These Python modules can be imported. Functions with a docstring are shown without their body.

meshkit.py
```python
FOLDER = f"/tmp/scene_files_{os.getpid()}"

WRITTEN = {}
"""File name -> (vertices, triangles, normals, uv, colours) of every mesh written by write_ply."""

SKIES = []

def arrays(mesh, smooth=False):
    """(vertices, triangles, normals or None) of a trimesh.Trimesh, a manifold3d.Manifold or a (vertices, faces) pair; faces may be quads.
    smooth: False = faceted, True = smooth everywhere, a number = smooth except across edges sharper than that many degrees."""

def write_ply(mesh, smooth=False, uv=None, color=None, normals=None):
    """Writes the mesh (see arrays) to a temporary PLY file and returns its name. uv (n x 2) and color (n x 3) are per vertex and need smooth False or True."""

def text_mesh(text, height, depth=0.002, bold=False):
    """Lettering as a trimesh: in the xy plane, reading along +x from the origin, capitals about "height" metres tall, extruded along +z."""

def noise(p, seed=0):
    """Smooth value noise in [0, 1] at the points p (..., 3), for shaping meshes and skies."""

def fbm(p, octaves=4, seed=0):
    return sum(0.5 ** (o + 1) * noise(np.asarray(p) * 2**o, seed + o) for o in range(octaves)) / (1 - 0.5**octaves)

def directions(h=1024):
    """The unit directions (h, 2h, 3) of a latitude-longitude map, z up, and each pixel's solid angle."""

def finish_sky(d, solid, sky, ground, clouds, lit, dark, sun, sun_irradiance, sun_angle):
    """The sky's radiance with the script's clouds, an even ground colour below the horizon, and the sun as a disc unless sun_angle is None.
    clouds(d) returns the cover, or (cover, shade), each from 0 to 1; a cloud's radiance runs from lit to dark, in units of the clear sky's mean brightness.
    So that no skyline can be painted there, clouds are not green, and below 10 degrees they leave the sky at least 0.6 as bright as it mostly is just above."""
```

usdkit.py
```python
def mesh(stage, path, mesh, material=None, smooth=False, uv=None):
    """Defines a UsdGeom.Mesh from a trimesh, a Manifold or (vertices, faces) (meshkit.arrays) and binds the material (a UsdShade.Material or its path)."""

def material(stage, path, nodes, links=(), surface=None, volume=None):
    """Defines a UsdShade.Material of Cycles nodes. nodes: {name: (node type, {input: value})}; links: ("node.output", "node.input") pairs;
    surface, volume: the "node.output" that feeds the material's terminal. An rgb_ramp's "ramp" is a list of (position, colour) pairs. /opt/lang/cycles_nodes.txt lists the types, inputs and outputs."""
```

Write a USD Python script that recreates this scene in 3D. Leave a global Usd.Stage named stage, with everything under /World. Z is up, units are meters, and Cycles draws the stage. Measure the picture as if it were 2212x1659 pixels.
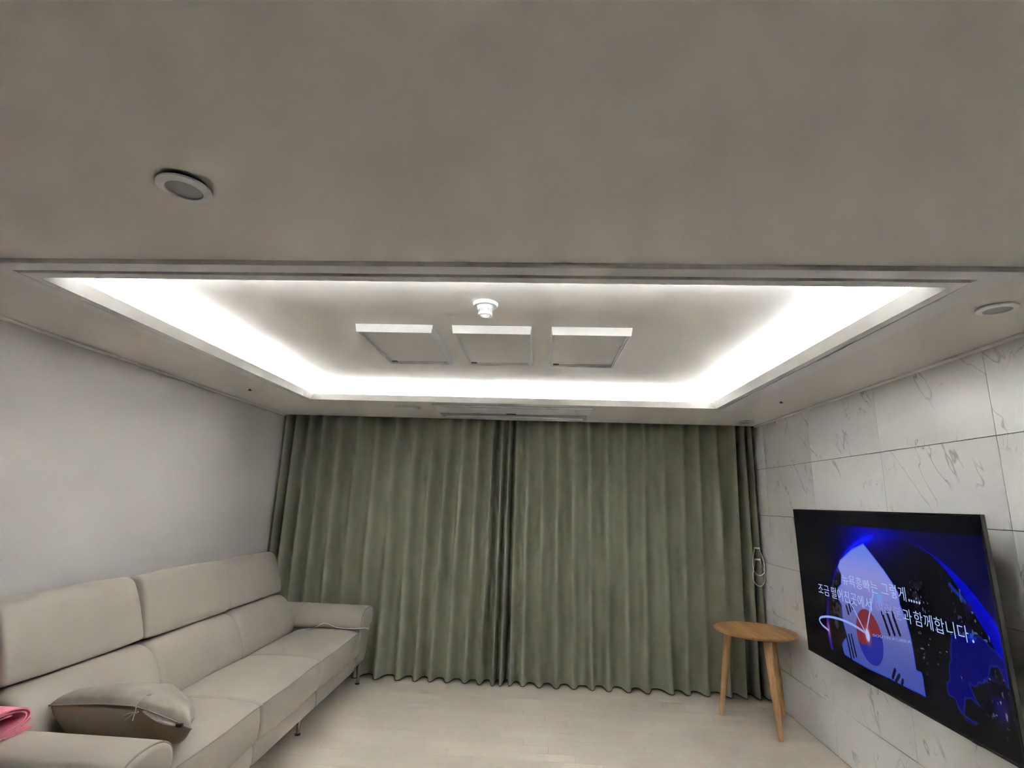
# ---- part 1 of scene.py ----
import math, json
import numpy as np, trimesh, shapely
from shapely.geometry import Polygon, LineString
import manifold3d as m3
import usdkit, meshkit
from pxr import Usd, UsdGeom, UsdLux, UsdShade, Gf, Sdf, Vt

stage = Usd.Stage.CreateInMemory()
UsdGeom.SetStageUpAxis(stage, 'Z'); UsdGeom.SetStageMetersPerUnit(stage, 1.0)
UsdGeom.Xform.Define(stage, '/World'); UsdGeom.Scope.Define(stage, '/World/Looks')

# ---------------------------------------------------------------- camera, light levels
EXPOSURE = 6.0
LED_STRENGTH = 8.4            # cool white strips hidden in the cove of the raised ceiling
LED_COLOR = (0.845, 0.91, 1.0)
SCREEN_STRENGTH = 0.85/2**EXPOSURE          # the lit television
CAM_H, PITCH, YAW, ROLL, FPX = 1.55815, 0.22057, -0.05587, 0.03381, 1123.45
cp, sp, cy, sy = math.cos(PITCH), math.sin(PITCH), math.cos(YAW), math.sin(YAW)
fwd = np.array([sy*cp, cy*cp, sp]); right = np.array([cy, -sy, 0.0]); up = np.cross(right, fwd)
right, up = math.cos(ROLL)*right + math.sin(ROLL)*up, -math.sin(ROLL)*right + math.cos(ROLL)*up
camera = UsdGeom.Camera.Define(stage, '/World/camera')
camera.CreateHorizontalApertureAttr(36.0); camera.CreateVerticalApertureAttr(27.0)
camera.CreateFocalLengthAttr(FPX/2212*36.0)
camera.CreateClippingRangeAttr(Gf.Vec2f(0.05, 100.0))
camera.CreateExposureAttr(EXPOSURE)
camera.AddTransformOp().Set(Gf.Matrix4d(*[float(x) for x in (*right, 0, *up, 0, *(-fwd), 0, 0, 0, CAM_H, 1)]))

# ---------------------------------------------------------------- helpers
used = {}
def numbered(parent, name):
    k = (str(parent), name); n = used.get(k, 0); used[k] = n + 1
    return name if n == 0 else f'{name}_{n:03d}'
class Thing:
    """An Xform at the thing's base; its parts are meshes given in world coordinates."""
    def __init__(s, name, label=None, cat=None, loc=(0, 0, 0), group=None, kind=None):
        s.loc = np.array(loc, float)
        s.path = '/World/' + numbered('/World', name)
        x = UsdGeom.Xform.Define(stage, s.path)
        x.AddTranslateOp().Set(Gf.Vec3d(*[float(v) for v in loc]))
        s.prim = x.GetPrim(); data(s.prim, label, cat, group, kind)
    def part(s, name, mesh, mat, parent=None, smooth=False, label=None, kind=None):
        base = parent if parent else s.path
        path = f'{base}/{numbered(base, name)}'
        v, f = vf(mesh)
        m = usdkit.mesh(stage, path, (v - s.loc, f), mat, smooth=smooth)
        data(m.GetPrim(), label, None, None, kind)
        return path
def data(p, label=None, cat=None, group=None, kind=None):
    for k, v in (('label', label), ('category', cat), ('group', group), ('kind', kind)):
        if v: p.SetCustomDataByKey(k, v)
def vf(mesh):
    if hasattr(mesh, 'to_mesh'):
        q = mesh.to_mesh(); return np.array(q.vert_properties[:, :3], float), np.array(q.tri_verts, int)
    if isinstance(mesh, tuple):
        v, f = np.asarray(mesh[0], float), np.asarray(mesh[1], int)
        if f.shape[1] == 4: f = np.vstack([f[:, [0, 1, 2]], f[:, [0, 2, 3]]])
        return v, f
    return np.array(mesh.vertices, float), np.array(mesh.faces, int)
def join(*ms):
    vs, fs, n = [], [], 0
    for m in ms:
        v, f = vf(m); vs.append(v); fs.append(f + n); n += len(v)
    return np.vstack(vs), np.vstack(fs)
def box(x0, x1, y0, y1, z0, z1):
    m = trimesh.creation.box([x1-x0, y1-y0, z1-z0]); m.apply_translation([(x0+x1)/2, (y0+y1)/2, (z0+z1)/2]); return m
def cbox(x0, x1, y0, y1, z0, z1, c=0.002):
    """A box with chamfered edges (44 triangles)."""
    P = []
    for X, dx in ((x0, 1), (x1, -1)):
        for Y, dy in ((y0, 1), (y1, -1)):
            for Z, dz in ((z0, 1), (z1, -1)):
                P += [(X+dx*c, Y+dy*c, Z), (X+dx*c, Y, Z+dz*c), (X, Y+dy*c, Z+dz*c)]
    return trimesh.convex.convex_hull(np.array(P))
def rbox(x0, x1, y0, y1, z0, z1, r=0.01, seg=20):
    s = m3.Manifold.sphere(r, seg)
    return m3.Manifold.batch_hull([s.translate([X, Y, Z]) for X in (x0+r, x1-r) for Y in (y0+r, y1-r) for Z in (z0+r, z1-r)])
def lathe(profile, at=(0, 0, 0), n=48, flip=False):
    """profile: (radius, z) pairs."""
    p = np.array(profile, float); a = np.linspace(0, 2*np.pi, n, endpoint=False)
    v = np.stack([p[:, None, 0]*np.cos(a), p[:, None, 0]*np.sin(a), np.repeat(p[:, 1:2], n, 1)], -1).reshape(-1, 3) + np.array(at)
    i, j = np.meshgrid(np.arange(len(p)-1), np.arange(n), indexing='ij')
    q = np.stack([i*n+j, i*n+(j+1) % n, (i+1)*n+(j+1) % n, (i+1)*n+j], -1).reshape(-1, 4)
    if flip: q = q[:, ::-1]
    return v, q
def tube(points, r, sides=10, closed=False):
    p = np.asarray(points, float)
    t = (np.roll(p, -1, 0) - np.roll(p, 1, 0)) if closed else np.gradient(p, axis=0)
    t /= np.linalg.norm(t, axis=1, keepdims=True) + 1e-12
    a = np.zeros_like(p); ref = np.array([0, 0, 1.0]) if abs(t[0, 2]) < 0.9 else np.array([1.0, 0, 0])
    for k in range(len(p)):
        w = ref - t[k]*(ref @ t[k]); ref = w/(np.linalg.norm(w)+1e-12); a[k] = ref
    b = np.cross(t, a); ang = np.arange(sides)*2*np.pi/sides
    rr = np.broadcast_to(r, (len(p),))
    v = p[:, None] + rr[:, None, None]*(np.cos(ang)[None, :, None]*a[:, None] + np.sin(ang)[None, :, None]*b[:, None])
    n = len(p); I = np.arange(n if closed else n-1)
    i, j = np.meshgrid(I, np.arange(sides), indexing='ij'); i2 = (i+1) % n
    q = np.stack([i*sides+j, i*sides+(j+1) % sides, i2*sides+(j+1) % sides, i2*sides+j], -1).reshape(-1, 4)
    f = np.vstack([q[:, [0, 1, 2]], q[:, [0, 2, 3]]]); v = v.reshape(-1, 3)
    if not closed:
        k = len(v); v = np.vstack([v, p[0], p[-1]]); e = (n-1)*sides
        f = np.vstack([f, [[k, (s+1) % sides, s] for s in range(sides)], [[k+1, e+s, e+(s+1) % sides] for s in range(sides)]])
    return v, f
def spline(points, n=8, closed=False):
    """Catmull-Rom through the points."""
    p = np.asarray(points, float)
    P = np.vstack([p[-1], p, p[:2]]) if closed else np.vstack([2*p[0]-p[1], p, 2*p[-1]-p[-2]])
    out = []
    for k in range(1, len(P)-2):
        a, b, c, d = P[k-1:k+3]
        for s in np.arange(n)/n:
            out.append(0.5*((2*b) + (c-a)*s + (2*a-5*b+4*c-d)*s*s + (3*b-a-3*c+d)*s**3))
    if not closed: out.append(p[-1])
    return np.array(out)
def chaikin(p, it=3):
    p = np.asarray(p, float)
    for _ in range(it):
        q = np.roll(p, -1, 0); p = np.stack([0.75*p+0.25*q, 0.25*p+0.75*q], 1).reshape(-1, p.shape[1])
    return p
def fbm(p, o=3, seed=0): return meshkit.fbm(p, o, seed) - 0.5
def puff(profile, s0, s1, axes='xz', r=0.03, crown=0.0, n=28, noise=0.0, seed=0, it=3, wrinkle=None, r1=None):
    """A padded piece: a closed 2-D profile drawn along the third axis from s0 to s1, its ends rounded in by r (r1 at the far end)."""
    p = chaikin(profile, it)
    a2 = np.sum(p[:, 0]*np.roll(p[:, 1], -1) - np.roll(p[:, 0], -1)*p[:, 1])
    if a2 < 0: p = p[::-1]
    t = np.roll(p, -1, 0) - np.roll(p, 1, 0); t /= np.linalg.norm(t, axis=1, keepdims=True)+1e-12
    nor = np.stack([t[:, 1], -t[:, 0]], 1)
    r1 = r if r1 is None else r1
    L = s1-s0
    ea = r*(1-np.cos(np.linspace(0, np.pi/2, 7))); eb = r1*(1-np.cos(np.linspace(0, np.pi/2, 7)))
    st = np.concatenate([s0+ea, np.linspace(s0+r, s1-r1, n)[1:-1], s1-eb[::-1]])
    rings = []
    for s in st:
        d = 0.0
        if s-s0 < r: d = r*(1-math.sqrt(max(0, 1-(1-(s-s0)/r)**2)))
        if s1-s < r1: d = max(d, r1*(1-math.sqrt(max(0, 1-(1-(s1-s)/r1)**2))))
        d -= crown*math.sin(math.pi*(s-s0)/L)**0.6 if 0 < (s-s0)/L < 1 else 0
        q = p - nor*d
        c3 = {'xz': lambda q: np.stack([q[:, 0], np.full(len(q), s), q[:, 1]], 1), 'yz': lambda q: np.stack([np.full(len(q), s), q[:, 0], q[:, 1]], 1)}[axes](q)
        n3 = {'xz': np.stack([nor[:, 0], 0*nor[:, 0], nor[:, 1]], 1), 'yz': np.stack([0*nor[:, 0], nor[:, 0], nor[:, 1]], 1)}[axes]
        if noise: c3 = c3 + n3*(noise*fbm(c3*7.0+seed*3.1, 3, seed))[:, None]
        if wrinkle is not None: c3 = c3 + n3*wrinkle(c3)[:, None]
        rings.append(c3)
    m = len(p); v = np.vstack(rings); k = len(rings)
    i, j = np.meshgrid(np.arange(k-1), np.arange(m), indexing='ij')
    q = np.stack([i*m+j, (i+1)*m+j, (i+1)*m+(j+1) % m, i*m+(j+1) % m], -1).reshape(-1, 4)
    f = np.vstack([q[:, [0, 1, 2]], q[:, [0, 2, 3]]])
    v = np.vstack([v, rings[0].mean(0), rings[-1].mean(0)]); e = (k-1)*m
    f = np.vstack([f, [[k*m, j, (j+1) % m] for j in range(m)], [[k*m+1, e+(j+1) % m, e+j] for j in range(m)]])
    if axes == 'yz': f = f[:, ::-1]
    mm = trimesh.Trimesh(v, f, process=False)
    if mm.volume < 0: f = f[:, ::-1]
    return v, f
def extrude_poly(poly, depth):
    ms = [trimesh.creation.extrude_polygon(g, depth, engine='earcut') for g in getattr(poly, 'geoms', [poly])]
    return trimesh.util.concatenate(ms)
def mapped(mesh, o, ax, ay, az):
    v, f = vf(mesh); o, ax, ay, az = (np.asarray(q, float) for q in (o, ax, ay, az))
    return o + v[:, :1]*ax + v[:, 1:2]*ay + v[:, 2:3]*az, f

# ---------------------------------------------------------------- materials
def M(name, nodes, links=(), surface='p.BSDF'):
    return usdkit.material(stage, '/World/Looks/' + name, nodes, links, surface=surface)
def plain(name, color, rough=0.5, spec=0.5, metal=0.0, **kw):
    return M(name, {'p': ('principled_bsdf', dict(base_color=color, roughness=rough, specular_ior_level=spec, metallic=metal, **kw))})
def bumpy(name, color, color2, scale, rough, bump, detail=4.0, dist=0.002, spec=0.4, bscale=None, **kw):
    """Two close tones in a noise, with a fine noise relief."""
    return M(name, {'g': ('geometry', {}), 'n': ('noise_texture', dict(scale=scale, detail=detail)), 'b': ('noise_texture', dict(scale=bscale or scale*8, detail=3.0)),
                    'r': ('rgb_ramp', dict(ramp=[(0.3, color), (0.7, color2)])), 'bp': ('bump', dict(strength=bump, distance=dist)),
                    'p': ('principled_bsdf', dict(roughness=rough, specular_ior_level=spec, **kw))},
             [('g.position', 'n.vector'), ('g.position', 'b.vector'), ('n.fac', 'r.fac'), ('r.color', 'p.base_color'), ('b.fac', 'bp.height'), ('bp.normal', 'p.normal')])
WALL = bumpy('wall_paper', (0.585, 0.55, 0.52), (0.605, 0.57, 0.54), 3.0, 0.75, 0.15, bscale=220.0, spec=0.25)
CEIL = bumpy('ceiling_paper', (0.785, 0.745, 0.69), (0.805, 0.765, 0.71), 2.0, 0.8, 0.12, bscale=200.0, spec=0.2)
TRIM = plain('white_trim', (0.80, 0.78, 0.75), 0.45, 0.4)
PLASTIC = plain('white_plastic', (0.80, 0.80, 0.79), 0.35, 0.5)
GREYLENS = plain('grey_lens', (0.36, 0.35, 0.34), 0.45, 0.4)
DARK = plain('dark_plastic', (0.03, 0.03, 0.03), 0.5, 0.4)
DIFFUSER = plain('lamp_diffuser', (0.84, 0.80, 0.76), 0.35, 0.4)
CHROME = plain('dark_chrome', (0.42, 0.40, 0.38), 0.25, 0.5, 0.9)
BLACK = plain('black_rubber', (0.015, 0.015, 0.015), 0.5, 0.3)
BEZEL = plain('black_glass_bezel', (0.006, 0.006, 0.007), 0.25, 0.5)
TVSIDE = plain('grey_metal_side', (0.10, 0.10, 0.095), 0.4, 0.5, 0.6)
LEATHER = bumpy('taupe_leather', (0.405, 0.363, 0.303), (0.43, 0.387, 0.325), 5.0, 0.42, 0.25, bscale=260.0, spec=0.45)
SEAM = plain('leather_piping', (0.31, 0.275, 0.228), 0.5, 0.4)
LINEN = bumpy('grey_linen', (0.315, 0.278, 0.228), (0.375, 0.333, 0.277), 14.0, 0.85, 0.5, bscale=500.0, spec=0.15, sheen_weight=0.2)
BRASS_STAIN = M('linen_underside', {'g': ('geometry', {}), 's': ('separate_xyz', {}), 'n': ('noise_texture', dict(scale=9.0, detail=4.0)),
     'r': ('rgb_ramp', dict(ramp=[(0.35, (0.30, 0.26, 0.21)), (0.75, (0.34, 0.225, 0.14))])), 'p': ('principled_bsdf', dict(roughness=0.85, specular_ior_level=0.15))},
     [('g.position', 'n.vector'), ('n.fac', 'r.fac'), ('r.color', 'p.base_color')])
WHITECLOTH = plain('white_lining', (0.80, 0.79, 0.76), 0.8, 0.2)
CABLE = plain('white_cable', (0.86, 0.85, 0.83), 0.4, 0.4)
PINK = bumpy('pink_foam_sheet', (0.83, 0.25, 0.33), (0.86, 0.29, 0.37), 20.0, 0.7, 0.2, bscale=300.0, spec=0.2)
FABRIC = M('olive_suede', {'g': ('geometry', {}), 'mp': ('mapping', dict(scale=(1.0, 1.0, 0.55))), 'n': ('noise_texture', dict(scale=5.0, detail=6.0, roughness=0.6)),
     'b': ('noise_texture', dict(scale=420.0, detail=2.0)), 'r': ('rgb_ramp', dict(ramp=[(0.32, (0.285, 0.290, 0.205)), (0.5, (0.310, 0.315, 0.226)), (0.68, (0.338, 0.340, 0.252))])),
     'bp': ('bump', dict(strength=0.3, distance=0.001)), 'p': ('principled_bsdf', dict(roughness=0.9, specular_ior_level=0.1, sheen_weight=0.15, sheen_roughness=0.4, sheen_tint=(0.6, 0.62, 0.5)))},
     [('g.position', 'mp.vector'), ('mp.vector', 'n.vector'), ('g.position', 'b.vector'), ('n.fac', 'r.fac'), ('r.color', 'p.base_color'), ('b.fac', 'bp.height'), ('bp.normal', 'p.normal')])
PLANK = M('pale_laminate', {'g': ('geometry', {}), 'o': ('object_info', {}), 'k': ('math', dict(math_type='multiply', value2=37.0)), 'c': ('combine_xyz', {}), 'a': ('vector_math', dict(math_type='add')),
     'mp': ('mapping', dict(scale=(1.2, 16.0, 1.0))), 'n': ('noise_texture', dict(scale=3.0, detail=5.0, roughness=0.6)),
     'r': ('rgb_ramp', dict(ramp=[(0.25, (0.65, 0.575, 0.475)), (0.75, (0.695, 0.62, 0.52))])),
     'm': ('map_range', dict(from_min=0.0, from_max=1.0, to_min=0.965, to_max=1.03)), 'h': ('hsv', dict(hue=0.5, saturation=1.0)),
     'p': ('principled_bsdf', dict(roughness=0.42, specular_ior_level=0.4))},
     [('o.random', 'k.value1'), ('k.value', 'c.x'), ('k.value', 'c.y'), ('g.position', 'a.vector1'), ('c.vector', 'a.vector2'), ('a.vector', 'mp.vector'), ('mp.vector', 'n.vector'),
      ('n.fac', 'r.fac'), ('r.color', 'h.color'), ('o.random', 'm.value'), ('m.result', 'h.value'), ('h.color', 'p.base_color')])
JOINT = plain('floor_joint', (0.26, 0.22, 0.175), 0.8, 0.2)
GROUT = plain('tile_grout', (0.12, 0.115, 0.11), 0.9, 0.1)
# marble-look porcelain: grey cracks along the zero lines of a noise, broken up by a second, coarser noise; every tile draws from its own place in the noise
def veins(tag, scale, width, seed, links, rot=0.75, stretch=0.42, thr=0.5, detail=3.0, dist=0.25):
    nodes = {f'ro{tag}': ('vector_rotate', dict(rotate_type='x_axis', angle=rot)), f'mp{tag}': ('mapping', dict(scale=(1.0, 1.0, stretch), location=(seed, seed*1.7, seed*0.6))),
             f'n{tag}': ('noise_texture', dict(scale=scale, detail=detail, roughness=0.52, distortion=dist)),
             f's{tag}': ('math', dict(math_type='subtract', value2=0.5)), f'a{tag}': ('math', dict(math_type='absolute')),
             f'v{tag}': ('map_range', dict(from_min=0.0, from_max=width, to_min=1.0, to_max=0.0, clamp=True)),
             f'q{tag}': ('noise_texture', dict(scale=scale*0.9, detail=1.5)), f'w{tag}': ('map_range', dict(from_min=thr, from_max=thr+0.12, to_min=0.0, to_max=1.0, clamp=True)),
             f'x{tag}': ('math', dict(math_type='multiply'))}
    links += [('av.vector', f'ro{tag}.vector'), (f'ro{tag}.vector', f'mp{tag}.vector'), (f'mp{tag}.vector', f'n{tag}.vector'), (f'n{tag}.fac', f's{tag}.value1'), (f's{tag}.value', f'a{tag}.value1'), (f'a{tag}.value', f'v{tag}.value'),
              ('av.vector', f'q{tag}.vector'), (f'q{tag}.fac', f'w{tag}.value'), (f'v{tag}.result', f'x{tag}.value1'), (f'w{tag}.result', f'x{tag}.value2')]
    return nodes
L_ = [('o.random', 'k.value1'), ('k.value', 'c.x'), ('k.value', 'c.y'), ('g.position', 'av.vector1'), ('c.vector', 'av.vector2')]
N_ = {'g': ('geometry', {}), 'o': ('object_info', {}), 'k': ('math', dict(math_type='multiply', value2=53.0)), 'c': ('combine_xyz', {}), 'av': ('vector_math', dict(math_type='add'))}
N_ |= veins('1', 3.3, 0.0075, 0.0, L_, 0.50, 0.30, 0.46, 4.0, 0.15) | veins('2', 5.0, 0.007, 4.3, L_, -0.3, 0.45, 0.55, 4.0, 0.2)
N_ |= {'mx': ('math', dict(math_type='maximum')), 'cl': ('noise_texture', dict(scale=1.6, detail=3.0)), 'cr': ('rgb_ramp', dict(ramp=[(0.3, (0.76, 0.745, 0.72)), (0.7, (0.79, 0.775, 0.75))])),
       'mix': ('mix_color', dict(b=(0.30, 0.29, 0.28))), 'p': ('principled_bsdf', dict(roughness=0.28, specular_ior_level=0.5))}
L_ += [('x1.value', 'mx.value1'), ('x2.value', 'mx.value2'), ('av.vector', 'cl.vector'), ('cl.fac', 'cr.fac'), ('cr.color', 'mix.a'), ('mx.value', 'mk.value1'), ('mk.value', 'mix.fac'), ('mix.result', 'p.base_color')]
N_['mk'] = ('math', dict(math_type='multiply', value2=0.75))
MARBLE = M('marble_tile', N_, L_)
def wood(name, ang):
    return M(name, {'g': ('geometry', {}), 'mp': ('mapping', dict(rotation=(0, 0, ang), scale=(26.0, 2.0, 2.5))), 'n': ('noise_texture', dict(scale=1.6, detail=6.0, roughness=0.6, distortion=0.4)),
       'mp2': ('mapping', dict(rotation=(0, 0, ang), scale=(11.0, 0.5, 0.5))), 'w': ('noise_texture', dict(scale=1.0, detail=1.0)),
       'r': ('rgb_ramp', dict(ramp=[(0.25, (0.37, 0.165, 0.048)), (0.5, (0.53, 0.265, 0.090)), (0.75, (0.62, 0.34, 0.135))])),
       'r2': ('map_range', dict(from_min=0.3, from_max=0.7, to_min=0.82, to_max=1.12)), 'h': ('hsv', dict(hue=0.5, saturation=1.0)), 'p': ('principled_bsdf', dict(roughness=0.4, specular_ior_level=0.4))},
       [('g.position', 'mp.vector'), ('mp.vector', 'n.vector'), ('g.position', 'mp2.vector'), ('mp2.vector', 'w.vector'), ('n.fac', 'r.fac'), ('r.color', 'h.color'), ('w.fac', 'r2.value'), ('r2.result', 'h.value'), ('h.color', 'p.base_color')])
WOODTOP = wood('oak_top', 0.75)
WOODLEG = M('oak_leg', {'g': ('geometry', {}), 'mp': ('mapping', dict(scale=(40.0, 40.0, 3.0))), 'n': ('noise_texture', dict(scale=1.5, detail=4.0)),
       'r': ('rgb_ramp', dict(ramp=[(0.3, (0.50, 0.275, 0.11)), (0.7, (0.62, 0.375, 0.17))])), 'p': ('principled_bsdf', dict(roughness=0.45, specular_ior_level=0.4))},
       [('g.position', 'mp.vector'), ('mp.vector', 'n.vector'), ('n.fac', 'r.fac'), ('r.color', 'p.base_color')])
LED = M('led_glow', {'e': ('emission', dict(color=LED_COLOR, strength=LED_STRENGTH))}, surface='e.emission')
SCREEN = M('lit_screen', {'c': ('attribute', dict(attribute='picture')), 'p': ('principled_bsdf', dict(base_color=(0.004, 0.004, 0.005), roughness=0.2, specular_ior_level=0.12, emission_strength=SCREEN_STRENGTH))}, [('c.color', 'p.emission_color')])
def glow(name, c): return M(name, {'p': ('principled_bsdf', dict(base_color=(0.004, 0.004, 0.005), roughness=0.2, specular_ior_level=0.12, emission_color=c, emission_strength=SCREEN_STRENGTH))})
TEXTGLOW = glow('caption_glow', (0.42, 0.56, 1.0)); TEXTDIM = glow('caption_dim_glow', (0.30, 0.30, 0.72))

# ---------------------------------------------------------------- the room shell
H, XL, XR, YC, YB, YR = 2.30, -2.470, 1.9915, 4.861, 5.13, -1.7
O = (-1.788, 1.314, 1.644, 3.902)                  # opening of the raised ceiling: x0, x1, y0, y1
SET = 0.049; R = (O[0]-SET, O[1]+SET, O[2]-SET, O[3]+SET); ZL, ZU, BEV = 2.319, 2.394, 0.040   # lip top, upper ceiling, bevel of the lip
def ring(a, b, z0, z1):
    """The rectangular frame between the inner rectangle a and the outer rectangle b, as four strips: left, right, near, far."""
    return [box(b[0], a[0], b[2], b[3], z0, z1), box(a[1], b[1], b[2], b[3], z0, z1), box(a[0], a[1], b[2], a[2], z0, z1), box(a[0], a[1], a[3], b[3], z0, z1)]
def grow(r, d): return (r[0]-d, r[1]+d, r[2]-d, r[3]+d)
def strip_ring(a, w, z0, z1, c=0.0015, more=0.0):
    """Four mitred moulding strips round rectangle a, w wide."""
    b = grow(a, w); b = (b[0], b[1]+more, b[2], b[3]); out = []
    A = [(a[0], a[2]), (a[1], a[2]), (a[1], a[3]), (a[0], a[3])]; B = [(b[0], b[2]), (b[1], b[2]), (b[1], b[3]), (b[0], b[3])]
    for k in range(4):
        pts = [A[k], A[(k+1) % 4], B[(k+1) % 4], B[k]]; cen = np.mean(pts, 0)
        P = [(*p, z1) for p in pts] + [(*p, z0+c) for p in pts] + [(*(np.array(p)+(cen-np.array(p))/np.linalg.norm(cen-np.array(p))*0), z0+c) for p in pts]
        ins = []
        for p, q in ((A[k], B[k]), (A[(k+1) % 4], B[(k+1) % 4])):
            p, q = np.array(p), np.array(q); d = (q-p)/w
            ins += [(*(p+d*c), z0), (*(q-d*c), z0)]
        out.append(trimesh.convex.convex_hull(np.array(P+ins)))
    return out
ceil = Thing('ceiling', kind='structure', label='pale papered ceiling with a raised, cove-lit rectangle in its middle')
ceil.part('lower_ceiling', join(*ring(R, (XL-0.05, XR+0.06, YR, YC), H, 2.45)), CEIL)
ceil.part('upper_ceiling', box(R[0], R[1], R[2], R[3], ZU, 2.45), CEIL)
I_ = grow(O, -BEV)
def corners(r): return [(r[0], r[2]), (r[1], r[2]), (r[1], r[3]), (r[0], r[3])]
for k in range(4):             # bevelled lip of the cove, mitred at its corners
    o_, i_, g_ = corners(grow(O, 0.006)), corners(I_), corners(O)
    P = [(*q[n], z) for n in (k, (k+1) % 4) for q, z in ((o_, 2.2795), (o_, ZL-0.0045), (g_, 2.2795), (i_, ZL-0.0045))]
    ceil.part('cove_lip', trimesh.convex.convex_hull(np.array(P)), TRIM)
for m in ring(I_, grow(I_, 0.004), ZL-0.0046, ZL): ceil.part('cove_upstand', m, TRIM)
ceil.part('cove_base', join(*ring(grow(O, 0.006), R, H-0.0005, ZL-0.0045)), TRIM)
for m in strip_ring((R[0]+0.004, R[1]-0.004, R[2]+0.004, R[3]-0.004), 0.0035, ZU-0.004, ZU): ceil.part('cove_joint', m, TRIM)
ceil.part('curtain_pocket', join(box(XL-0.05, XR+0.06, YC, YB+0.1, 2.42, 2.45)), CEIL)
t1 = Thing('trim_1', kind='structure', label='white double moulding round the raised part of the ceiling')
for m in strip_ring(O, 0.040, 2.2785, H): t1.part('inner_strip', m, TRIM)
for m in strip_ring(grow(O, 0.053), 0.058, 2.2825, H, more=0.035): t1.part('outer_strip', m, TRIM)
t2 = Thing('trim_2', kind='structure', label='slim white moulding between left wall and ceiling')
t2.part('moulding_strip', cbox(XL, XL+0.028, YR, YC, 2.288, H, 0.003), TRIM)
t3 = Thing('trim_3', kind='structure', label='slim white moulding between tiled wall and ceiling')
t3.part('moulding_strip', cbox(XR-0.026, XR, YR, YC, 2.288, H, 0.003), TRIM)
# light strips lying on the cove ledge, behind its lip
S0, S1, LZ = 0.007, 0.017, ZL-0.0040     # the strips lie on the cove's ledge just behind its low lip, facing up
a_, b_ = grow(I_, S0), grow(I_, S1)
for k, (x0, x1, y0, y1) in enumerate(((b_[0], a_[0], a_[2], a_[3]), (a_[1], b_[1], a_[2], a_[3]), (a_[0], a_[1], b_[2], a_[2]), (a_[0], a_[1], a_[3], b_[3]))):
    s = Thing('led_strip', ['cool white light strip hidden in the left cove of the raised ceiling', 'cool white light strip hidden in the right cove of the raised ceiling', 'cool white light strip hidden in the near cove of the raised ceiling', 'cool white light strip in the far cove, nearest the curtains'][k], 'light strip', ((x0+x1)/2, (y0+y1)/2, ZL), 'light strips in the ceiling cove')
    s.part('backing', box(x0, x1, y0, y1, LZ, LZ+0.002), PLASTIC)
    s.part('glowing_strip', box(x0+0.001, x1-0.001, y0+0.001, y1-0.001, LZ+0.002, LZ+0.0026), LED)
w = Thing('wall_left', kind='structure', label='plain off-white papered wall behind the sofa'); w.part('wall_surface', box(XL-0.12, XL, YR, YB+0.1, 0, 2.45), WALL)
w = Thing('wall_back', kind='structure', label='wall behind the curtains'); w.part('wall_surface', box(XL-0.12, XR+0.14, YB, YB+0.1, 0, 2.45), WALL)
w = Thing('wall_front', kind='structure', label='wall behind the camera'); w.part('wall_surface', box(XL-0.12, XR+0.14, YR-0.1, YR, 0, 2.45), WALL)
w = Thing('wall_right', kind='structure', label='wall clad in white marble-look tiles behind the television')
w.part('backing', box(XR+0.0095, XR+0.14, YR, YB, 0, 2.45), GROUT)
w.part('plain_wall', box(XR, XR+0.0095, YR, 0.01, 0, 2.45), WALL)
zj = [0.0, 0.3045, 0.7045, 1.1045, 1.5045, 1.9055, 2.30]; yj = [0.012, 0.79, 1.577, 2.364, 3.152, 3.940, 4.727, YB-0.002]
g = 0.0011
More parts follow.
